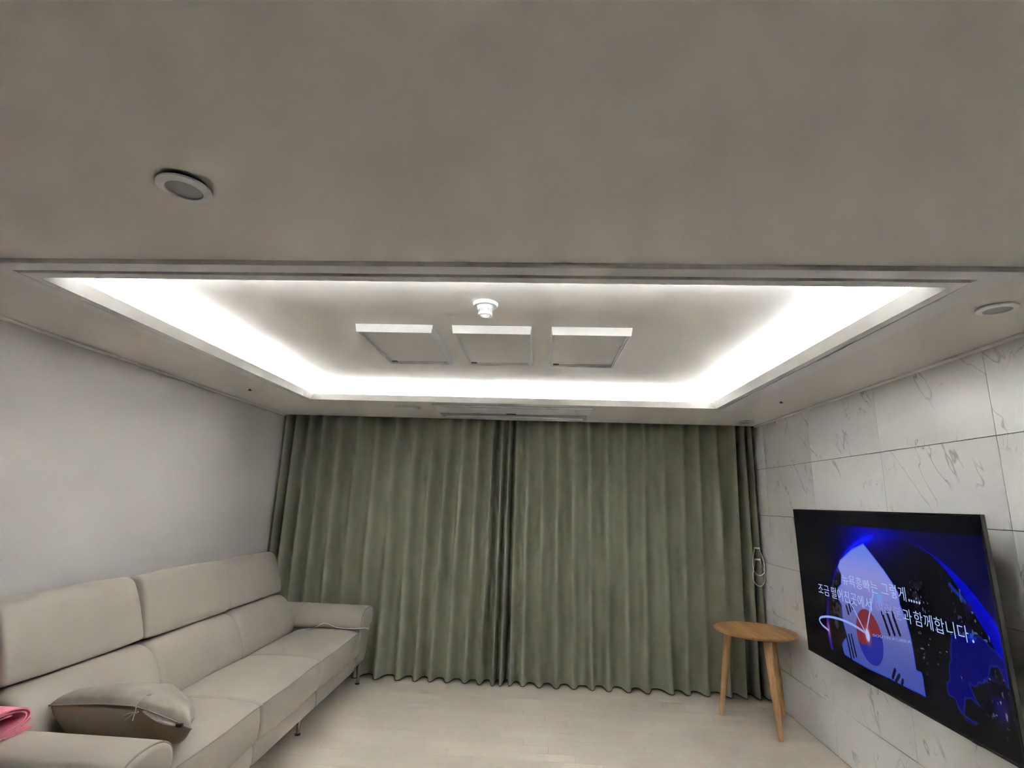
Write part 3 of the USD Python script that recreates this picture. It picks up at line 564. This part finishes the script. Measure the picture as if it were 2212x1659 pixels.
    for d in (0.0, 0.020, 0.040): bar((0.330+d*0.95, 0.405+d*0.75), (0.338+d*0.75, 0.362+d*1.0), 0.0085)
    for i, d in enumerate((0.0, 0.026, 0.052)): bar((0.540+d, 0.436+d*0.38), (0.563+d, 0.330+d*0.38), 0.0095, i != 1)
    for i, d in enumerate((0.0, 0.017, 0.034)): bar((0.305+d, 0.218+d*0.55), (0.319+d, 0.088+d*0.8), 0.007, i == 1)
    for a, b, g2 in (((0.566, 0.148), (0.548, 0.098), False), ((0.583, 0.128), (0.562, 0.086), True), ((0.598, 0.112), (0.590, 0.088), False)): bar(a, b, 0.0085, g2)
    # loops and rays of light running to the bright centre
    for pts, w in (([(0.180, 0.199), (0.137, 0.216), (0.119, 0.242), (0.138, 0.268), (0.206, 0.294), (0.289, 0.305), (0.364, 0.300), (0.427, 0.284), (0.437, 0.279)], 0.0075), ([(0.355, 0.445), (0.430, 0.286)], 0.0055), ([(0.505, 0.53), (0.435, 0.288)], 0.0055)):
        pts = [tuple(p) for p in spline(pts, 6)]; over((150, 175, 255), 1-sstep(w*0.6, w*1.3, line_d(u, v, pts)))
    d0 = np.hypot((u-0.441)*TW*1.5, (v-0.275)*THh*0.85); over((215, 110, 80), np.exp(-((d0-0.034)/0.018)**2)*0.4); over((175, 200, 255), 1-sstep(0.022, 0.036, d0))
    over((115, 165, 250), np.exp(-(((u-0.535)/0.022)**2+((v-0.515)/0.035)**2))*0.75)
    return C*pic[..., None] + np.array([3, 3, 5.0])*(1-pic[..., None])
NU, NV = 860, 484
uu, vv = np.meshgrid((np.arange(NU))/(NU-1), (np.arange(NV))/(NV-1), indexing='ij')
col = lin(picture(uu, vv)).reshape(-1, 3)
m_ = 0.0085
P = TC + ((uu.ravel()-0.5)*(TW-2*m_))[:, None]*TAX + ((vv.ravel()-0.5)*(THh-2*m_))[:, None]*TUP + 0.0004*TN
i, j = np.meshgrid(np.arange(NU-1), np.arange(NV-1), indexing='ij')
q = np.stack([i*NV+j, (i+1)*NV+j, (i+1)*NV+j+1, i*NV+j+1], -1).reshape(-1, 4)
pth = tv.part('screen', (P, q), SCREEN)
UsdGeom.PrimvarsAPI(stage.GetPrimAtPath(pth)).CreatePrimvar('picture', Sdf.ValueTypeNames.Color3fArray, 'vertex').Set(Vt.Vec3fArray.FromNumpy(col.astype(np.float32)))
GLYPHS = json.loads(r'''{"게":[[[222,-24,222,249,245,249,245,-24]],[[15,52,48,76,77,109,96,145,106,185,105,194,27,194,27,214,131,214,129,178,119,138,164,137,165,241,189,241,189,-10,165,-10,164,117,110,117,85,80,63,58,30,35]]],"곳":[[[15,101,15,121,115,121,116,176,140,176,141,121,260,121,260,101]],[[33,-3,66,5,92,18,117,43,123,57,124,79,149,79,152,51,160,36,172,24,200,8,240,-5,231,-23,193,-13,158,7,137,31,111,4,87,-10,65,-18,42,-23]],[[44,235,229,235,228,176,222,140,198,142,204,185,203,215,44,215]]],"과":[[[198,249,223,249,223,136,266,135,266,114,223,113,223,-24,198,-24]],[[12,55,70,58,70,141,94,141,94,58,181,65,183,46,112,38,15,36]],[[27,199,27,219,164,219,163,151,156,96,132,98,139,162,138,199]]],"그":[[[15,37,260,37,260,16,15,16]],[[42,219,227,219,226,126,217,60,192,63,201,124,203,199,42,199]]],"금":[[[15,114,15,134,196,134,198,138,204,178,203,214,46,214,46,234,229,234,229,183,222,135,261,134,261,114]],[[45,76,230,76,230,-20,45,-20],[72,56,71,0,206,1,205,56]]],"께":[[[223,-24,223,248,247,248,247,-24]],[[76,34,102,82,112,116,118,155,120,194,90,195,90,215,141,215,138,142,171,141,173,241,196,241,196,-10,173,-10,172,121,135,121,121,70,97,25,94,23]],[[16,54,33,79,48,115,56,149,60,187,59,195,21,195,21,215,82,215,76,139,60,84,36,41,19,49]]],"뉴":[[[15,77,15,97,260,97,260,77,197,76,197,-24,172,-24,171,77,103,76,103,-24,78,-24,78,76]],[[46,235,71,235,72,157,231,157,231,137,46,137]]],"는":[[[15,110,261,110,261,90,15,90]],[[46,62,71,62,72,3,234,3,234,-17,46,-17]],[[48,239,73,238,74,167,232,167,232,147,48,147]]],"니":[[[212,248,237,249,237,-24,212,-24]],[[32,46,32,222,57,222,57,69,113,70,184,80,187,59,110,48]]],"다":[[[199,249,223,249,223,142,268,141,268,120,223,119,223,-24,199,-24]],[[27,222,152,222,152,202,51,200,51,66,107,66,174,74,176,53,112,45,27,44]]],"떨":[[[59,94,241,94,241,29,86,29,85,1,251,0,251,-20,60,-20,60,48,215,48,216,72,60,74]],[[166,189,215,189,216,249,241,249,241,108,216,108,216,170,166,170]],[[105,233,180,233,180,213,130,212,130,140,161,140,191,145,193,125,160,120,105,120]],[[22,233,90,233,90,213,46,211,46,141,57,139,93,145,96,125,65,120,22,120]]],"러":[[[162,144,213,145,213,248,238,249,238,-24,213,-24,213,122,162,123]],[[24,203,24,223,145,223,145,128,51,128,50,63,108,63,168,71,170,50,106,42,25,41,25,148,120,148,121,202]]],"렇":[[[55,64,55,83,136,83,137,109,162,109,163,83,244,83,244,64]],[[163,195,212,195,213,248,238,249,238,99,213,99,213,174,163,175]],[[74,20,79,32,99,46,124,52,164,53,195,48,211,41,222,30,226,14,219,-4,203,-15,175,-22,135,-23,108,-19,86,-9,77,1],[98,13,103,4,117,-2,166,-5,194,3,201,12,201,18,196,26,182,32,134,35,107,28,99,20]],[[26,186,121,188,120,217,26,217,26,236,146,236,146,168,52,168,51,137,109,137,168,144,170,125,105,117,26,116]]],"분":[[[15,105,261,105,261,85,153,85,152,32,127,32,126,85,15,85]],[[46,56,70,56,72,2,233,2,233,-18,46,-18]],[[47,239,72,240,73,205,202,205,203,239,228,240,228,131,47,131],[72,152,202,151,203,185,73,186]]],"빠":[[[206,-24,206,248,231,248,231,143,267,142,267,121,231,120,231,-24]],[[110,223,130,223,130,154,160,153,162,223,183,223,183,42,110,42],[130,64,162,64,161,133,130,132]],[[20,223,41,223,41,154,72,153,74,223,95,223,95,42,20,42],[41,64,74,64,73,133,41,132]]],"서":[[[151,136,151,156,214,157,214,249,238,249,238,-24,214,-24,214,134]],[[15,53,52,84,74,122,85,167,85,225,110,225,110,167,121,124,144,86,180,58,166,39,145,51,118,81,97,121,76,76,47,44,30,34]]],"어":[[[20,118,21,156,31,190,52,216,79,227,96,227,113,222,134,205,148,180,155,145,213,145,214,248,238,248,238,-24,214,-24,213,125,155,125,149,89,136,63,120,47,96,38,78,38,64,42,40,61,27,85],[44,117,51,89,59,75,70,65,92,60,114,72,128,101,131,148,124,176,109,198,96,204,83,205,70,200,59,191,46,161]]],"에":[[[222,249,246,248,246,-24,222,-24]],[[18,123,20,161,29,192,48,217,69,226,94,223,116,205,128,180,135,142,166,142,168,243,191,243,191,-10,168,-10,167,122,135,122,127,79,116,57,94,39,69,36,48,45,32,64,22,91],[41,126,46,91,57,68,70,60,82,60,91,64,99,74,107,93,111,144,104,178,89,199,73,203,56,192,45,168]]],"여":[[[20,118,21,156,28,183,43,208,58,220,79,227,101,226,124,215,145,188,213,188,214,248,238,248,238,-24,214,-24,213,81,147,81,135,61,120,47,102,39,78,38,58,45,39,62,28,82],[151,166,155,143,152,101,213,101,214,167],[44,116,55,81,70,65,92,60,105,65,115,73,129,105,131,148,124,176,109,198,96,204,83,205,70,200,59,191,46,161]]],"욕":[[[15,90,15,110,75,111,75,149,60,157,48,169,42,185,43,202,49,214,65,228,83,236,113,242,176,240,200,233,216,224,230,207,233,186,228,171,221,162,199,148,199,111,260,110,260,90],[68,186,76,173,98,163,122,159,153,159,192,169,205,181,207,195,200,208,183,217,161,222,124,223,83,213,70,201],[100,112,174,110,175,141,123,139,101,142]],[[42,64,230,64,230,-24,205,-24,204,44,42,44]]],"조":[[[15,11,15,32,124,32,126,98,150,98,151,32,261,32,261,11]],[[27,108,62,119,95,140,116,166,125,193,124,203,35,203,36,224,240,224,240,203,151,202,155,175,164,158,181,140,216,119,249,109,239,89,209,98,179,114,153,137,138,158,125,139,106,120,70,98,37,88]]],"진":[[[63,68,88,67,89,2,246,2,246,-18,63,-18]],[[212,248,237,248,237,49,212,49]],[[19,103,47,117,67,135,81,159,87,181,86,206,25,206,25,226,174,226,174,206,114,206,112,204,115,171,128,144,149,124,181,108,169,88,147,97,130,109,112,128,101,146,83,118,51,91,31,83]]],"함":[[[201,84,201,249,226,249,226,177,265,176,265,155,226,154,226,85]],[[55,69,226,69,226,-20,55,-20],[80,49,80,0,201,1,200,49]],[[16,200,16,220,82,220,83,251,108,251,109,220,176,220,176,200]],[[31,146,38,163,54,177,78,185,106,186,131,180,153,163,160,147,160,128,150,108,131,95,106,89,78,90,60,95,42,107,33,121],[55,132,59,123,69,114,87,108,104,108,129,118,136,130,137,140,133,151,122,161,90,167,76,164,63,157,56,146]]],"합":[[[201,249,226,248,226,179,265,179,265,158,226,157,226,90,201,90]],[[55,-20,55,78,79,78,79,51,81,49,199,49,201,78,226,78,226,-20],[79,2,200,0,201,29,80,30]],[[16,200,16,220,82,220,83,251,108,251,109,220,176,220,176,200]],[[31,131,31,149,40,168,60,182,78,187,105,188,131,182,151,168,160,149,160,131,151,112,131,98,113,93,86,92,60,98,41,111],[55,134,60,124,75,114,103,111,128,120,135,130,137,143,135,150,124,162,109,168,88,169,73,165,60,156,55,146]]],"흥":[[[15,98,260,98,260,79,15,79]],[[28,225,124,225,125,252,150,252,151,225,246,225,246,206,28,206]],[[44,17,47,32,62,47,87,56,115,60,160,60,192,55,217,44,227,33,230,24,227,4,211,-11,185,-20,145,-24,102,-22,70,-14,50,0],[70,16,76,7,93,-1,154,-5,188,1,201,9,205,21,197,32,181,38,122,42,87,36,73,28]],[[50,149,51,165,61,178,81,188,115,194,160,194,194,188,214,178,225,160,224,146,211,130,193,122,155,116,120,116,82,122,60,133],[76,153,84,143,103,136,157,134,191,143,198,155,191,168,178,173,123,177,91,171,79,164]]]}''')
def glyph(ch):
    ps = []
    for rings in GLYPHS[ch]:
        rr = [np.array(r).reshape(-1, 2) for r in rings]; ps.append(Polygon(rr[0], [r for r in rr[1:]]).buffer(0))
    return shapely.union_all(ps).buffer(-1.2)
def caption(items):
    """(characters, u of the first, advance, bottom v, top v) runs as thin letters on the screen."""
    ms = []
    for s, u0, du, v0, v1 in items:
        for k, ch in enumerate(s):
            if ch == '.':
                a = trimesh.creation.cylinder(0.0056, 0.0008, sections=12); a.apply_scale([1, 1.15, 1]); a.apply_translation([(u0+(k+0.5)*du-0.5)*TW, (v0+0.010-0.5)*THh, 0]); ms.append(a); continue
            m = extrude_poly(glyph(ch), 1.0); v, f = vf(m)
            v = np.column_stack([(u0+du*(k+v[:, 0]/278)-0.5)*TW, (v0+(v[:, 1]+24)/274*(v1-v0)-0.5)*THh, 0.0002+v[:, 2]*0.0005]); ms.append((v, f))
    v, f = join(*ms); v[:, 2] += 0.0005
    return tvm((v, f))
sc = pth
for run, mat_ in ((('뉴욕흥빠는', 0.325, 0.0425, 0.534, 0.604), TEXTGLOW), (('그렇게', 0.551, 0.0415, 0.536, 0.610), TEXTGLOW), (('.....', 0.677, 0.0108, 0.538, 0.60), TEXTGLOW), (('조금', 0.141, 0.0430, 0.428, 0.500), TEXTGLOW), (('떨어진곳에서', 0.236, 0.0428, 0.428, 0.500), TEXTGLOW), (('여러분', 0.508, 0.0440, 0.428, 0.500), TEXTDIM), (('과', 0.642, 0.0425, 0.428, 0.500), TEXTGLOW), (('함께합니다', 0.690, 0.0412, 0.430, 0.503), TEXTGLOW), (('.', 0.902, 0.0090, 0.434, 0.50), TEXTGLOW)):
    tv.part('caption', caption([run]), mat_, parent=sc, label='fainter middle word of the lower line' if mat_ is TEXTDIM else None)
TEXTDIM2 = glow('caption_small_glow', (0.30, 0.38, 0.75))
tm = meshkit.text_mesh('SOUTH KOREA', 0.0125, 0.0005); v, f = vf(tm); L = v[:, 0].max(); ang = math.atan2((0.336-0.292)*THh, (0.664-0.470)*TW)
v[:, 0] *= math.hypot(0.194*TW, 0.044*THh)/L
v = np.column_stack([(0.470-0.5)*TW+v[:, 0]*math.cos(ang)-v[:, 1]*math.sin(ang), (0.285-0.5)*THh+v[:, 0]*math.sin(ang)+v[:, 1]*math.cos(ang), 0.0007+v[:, 2]])
tv.part('caption', tvm((v, f)), TEXTDIM2, parent=sc, label='tiny slanted lettering across the flag')

# ---------------------------------------------------------------- curtain tieback by the right edge of the curtains
c = Thing('tieback_cord', 'two thin white cord loops hanging from toggles at the right curtain edge', 'tieback', (1.925, 4.872, 0.90))
for z, pts in ((1.222, [(1.903, 1.218), (1.886, 1.14), (1.880, 1.08), (1.890, 1.025), (1.930, 0.996), (1.968, 1.015), (1.979, 1.055), (1.972, 1.12), (1.943, 1.218)]), (1.128, [(1.906, 1.124), (1.888, 1.05), (1.877, 0.990), (1.888, 0.935), (1.926, 0.908), (1.962, 0.925), (1.980, 0.975), (1.975, 1.03), (1.944, 1.124)])):
    y = 4.859 if z > 1.2 else 4.866
    t = c.part('toggle', tube([(1.898, y, z), (1.901, y, z), (1.945, y, z), (1.948, y, z)], [0.004, 0.0068, 0.0068, 0.004], 12), CABLE, smooth=50)
    c.part('cord', tube(spline([(a, y, b) for a, b in pts], 10), 0.0031, 8), CABLE, smooth=True)

# ---------------------------------------------------------------- fittings on the ceiling
def downlight(x, y, label, gap=0.003, r=0.061):
    c = Thing('downlight', label, 'ceiling light', (x, y, H), 'small round downlights, switched off')
    c.part('neck', lathe([(r-0.010, H+0.0), (r-0.010, H-gap-0.004)], (x, y, 0), 40), DARK)
    c.part('ring', lathe([(r-0.006, H-gap), (r, H-gap-0.001), (r, H-gap-0.006), (r-0.004, H-gap-0.009), (r-0.019, H-gap-0.010), (r-0.021, H-gap-0.006), (r-0.021, H-gap), (r-0.006, H-gap)], (x, y, 0), 56, flip=True), PLASTIC, smooth=40)
    c.part('lens', lathe([(0, H-gap-0.0065), (r-0.0205, H-gap-0.0065), (r-0.0205, H-gap-0.003), (0, H-gap-0.003)], (x, y, 0), 40, flip=True), GREYLENS)
downlight(-0.893, 1.112, 'round unlit downlight hanging slightly loose, alone on the near ceiling at upper left', 0.009)
downlight(1.650, 1.865, 'round unlit downlight right of the raised ceiling, above the marble-look wall', 0.002)
downlight(1.800, 4.600, 'round unlit downlight beside the curtains in the far right ceiling corner', 0.002)
for x, y, lb_ in ((-2.141, 3.658, 'tiny dark ceiling sprinkler above the sofa'), (1.688, 3.673, 'tiny dark ceiling sprinkler above the television')):
    c = Thing('ceiling_sprinkler', lb_, 'sprinkler', (x, y, H), 'small sprinkler heads in the ceiling')
    c.part('cover_plate', lathe([(0.011, H-0.0005), (0.032, H-0.0005), (0.030, H-0.0025), (0.013, H-0.0035), (0.011, H-0.002)], (x, y, 0), 32, flip=True), PLASTIC, smooth=40)
    c.part('head', lathe([(0, H-0.014), (0.011, H-0.013), (0.0125, H-0.010), (0.006, H-0.009), (0.006, H-0.001), (0, H-0.001)], (x, y, 0), 20, flip=True), DARK, smooth=30)
c = Thing('ceiling_sensor', 'low rounded white cover on the ceiling left of the air conditioner', 'sensor', (-1.115, 4.27, H))
def pill(x0, x1, y0, y1, z0, z1, r, e=0.006):
    a = shapely.box(x0+r, y0+r, x1-r, y1-r).buffer(r, 12)
    b = a.buffer(-e)
    A = np.array(a.exterior.coords)[:-1]; Bq = np.array(b.exterior.coords)[:-1]
    return trimesh.convex.convex_hull(np.vstack([np.column_stack([A, np.full(len(A), z1)]), np.column_stack([A, np.full(len(A), z0+e)]), np.column_stack([Bq, np.full(len(Bq), z0)])]))
c.part('base', pill(-1.225, -1.005, 4.205, 4.345, H-0.006, H, 0.05, 0.003), PLASTIC, smooth=40)
c.part('cover', pill(-1.215, -1.015, 4.215, 4.335, H-0.024, H-0.006, 0.045, 0.010), PLASTIC, smooth=40)
# one-way ceiling air conditioner
c = Thing('air_conditioner', 'white one-way ceiling air conditioner panel in front of the curtains', 'air conditioner', (-0.235, 4.42, H))
AC0, AC1, AY0, AY1 = -0.875, 0.420, 4.095, 4.715
c.part('panel', pill(AC0, AC1, AY0, AY1, H-0.016, H, 0.02, 0.006), PLASTIC, smooth=40)
c.part('intake_cover', cbox(-0.775, 0.308, 4.125, 4.345, H-0.020, H-0.014, 0.002), PLASTIC)
c.part('intake_gap', box(-0.785, 0.318, 4.345, 4.352, H-0.0175, H-0.015), GREYLENS)
def lens(x0, x1, ya, yb, bow, n=40):
    xs = np.linspace(x0, x1, n); t = np.sin(np.pi*(xs-x0)/(x1-x0))**0.7
    return Polygon(list(zip(xs, ya-bow[0]*t)) + list(zip(xs[::-1], yb+bow[1]*t[::-1])))
def slab(poly, z0, z1):
    m = extrude_poly(poly, z1-z0); m.apply_translation([0, 0, z0]); return m
c.part('outlet', slab(Polygon([(-0.865, 4.435), (0.405, 4.435), (0.415, 4.640), (-0.875, 4.640)]), H-0.0185, H-0.014), GREYLENS, label='grey air outlet')
f_ = lens(-0.845, 0.385, 4.560, 4.600, (0.055, 0.075)); 
fm = trimesh.convex.convex_hull(np.vstack([np.column_stack([np.array(f_.exterior.coords), np.full(len(f_.exterior.coords), H-0.020)]), np.column_stack([np.array(f_.buffer(-0.008).exterior.coords), np.full(len(f_.buffer(-0.008).exterior.coords), H-0.032)])]))
c.part('flap', fm, PLASTIC, smooth=40)
c.part('front_lip', cbox(-0.82, 0.36, 4.652, 4.690, H-0.024, H-0.015, 0.003), PLASTIC)
c.part('display_slot', box(-0.285, -0.205, 4.400, 4.412, H-0.0215, H-0.0155), DARK, label='dark display slot')
c.part('indicator', box(-0.90+0.03, -0.90+0.036, 4.20, 4.206, H-0.0175, H-0.0155), DARK)
# three flat square lamps, switched off, under the raised ceiling
PX = [(-0.928, -0.538), (-0.443, -0.049), (0.048, 0.441)]; PY0, PY1, PT = 2.425, 3.060, 0.040
for k, (x0, x1) in enumerate(PX):
    lab = ['square flat unlit ceiling lamp, left of the three in the raised ceiling', 'square flat unlit ceiling lamp, middle of the three, just beyond the smoke detector', 'square flat unlit ceiling lamp, right of the three in the raised ceiling'][k]
    c = Thing('ceiling_lamp', lab, 'ceiling lamp', ((x0+x1)/2, (PY0+PY1)/2, ZU), 'flat square lamps in the raised ceiling')
    zb = ZU-PT; e = 0.010; fw = 0.014
    def fr(pA, pB, pC, pD):
        """One frame bar: outer top, outer bottom, inner bottom, inner top corners at its two ends."""
        return trimesh.convex.convex_hull(np.array(pA+pB))
    def prof(X, Y, sx, sy): return [(X, Y, ZU), (X+sx*e*0.6, Y+sy*e*0.6, zb), (X+sx*fw, Y+sy*fw, zb), (X+sx*fw, Y+sy*fw, ZU)]
    for (a, b), (sA, sB) in ((((x0, PY0), (x1, PY0)), ((1, 1), (-1, 1))), (((x0, PY1), (x1, PY1)), ((1, -1), (-1, -1))), (((x0, PY0), (x0, PY1)), ((1, 1), (1, -1))), (((x1, PY0), (x1, PY1)), ((-1, 1), (-1, -1)))):
        c.part('frame_bar', fr(prof(*a, *sA), prof(*b, *sB), 0, 0), PLASTIC)
    for X in (x0+fw+0.003, x1-fw-0.009): c.part('inner_rim', cbox(X, X+0.006, PY0+fw, PY1-fw, zb+0.001, zb+0.012, 0.001), PLASTIC)
    c.part('diffuser', box(x0+fw, x1-fw, PY0+fw, PY1-fw, zb+0.009, zb+0.012), DIFFUSER)
    xs = np.linspace(x0+fw+0.01, x1-fw-0.01, 24); tt = (xs-xs[0])/(xs[-1]-xs[0])
    c.part('sheet_edge', slab(Polygon(list(zip(xs, PY1-0.055+0.030*(1-tt)**2*0.6+0.0*tt)) + [(xs[-1], PY1-fw), (xs[0], PY1-fw)]), zb+0.0075, zb+0.009), plain(f'diffuser_edge_{k}', (0.62, 0.59, 0.56), 0.5, 0.3))
    c.part('sticker', box(x0+fw+0.012, x0+fw+0.045, PY1-0.060, PY1-0.030, zb+0.0068, zb+0.0075), DARK, label='small dark sticker')
# smoke detector
X, Y = -0.246, 2.130
c = Thing('smoke_detector', 'round white smoke detector in the raised ceiling in front of the lamps', 'smoke detector', (X, Y, ZU))
c.part('base', lathe([(0, ZU-0.018), (0.036, ZU-0.018), (0.040, ZU-0.012), (0.046, ZU-0.012), (0.050, ZU-0.015), (0.053, ZU-0.010), (0.055, ZU-0.004), (0.055, ZU), (0, ZU)], (X, Y, 0), 56, flip=False), PLASTIC, smooth=35)
c.part('body', lathe([(0, ZU-0.049), (0.026, ZU-0.049), (0.0295, ZU-0.044), (0.031, ZU-0.030), (0.036, ZU-0.024), (0.037, ZU-0.016), (0, ZU-0.016)], (X, Y, 0), 48), PLASTIC, smooth=35)
for k in range(24):
    a = 2*np.pi*k/24; b = trimesh.creation.box([0.0022, 0.003, 0.0125]); b.apply_translation([0, -0.0305, ZU-0.0365]); b.apply_transform(trimesh.transformations.rotation_matrix(a, [0, 0, 1])); b.apply_translation([X, Y, 0])
    c.part('slot', b, GREYLENS)
c.part('guard_ring', lathe([(0.0265, ZU-0.057), (0.0305, ZU-0.056), (0.0318, ZU-0.052), (0.0300, ZU-0.047), (0.0265, ZU-0.047), (0.0265, ZU-0.057)], (X, Y, 0), 48), PLASTIC, smooth=40)
c.part('cap', lathe([(0, ZU-0.066), (0.010, ZU-0.0645), (0.018, ZU-0.060), (0.0235, ZU-0.053), (0.0235, ZU-0.048), (0, ZU-0.048)], (X, Y, 0), 40), PLASTIC, smooth=40)
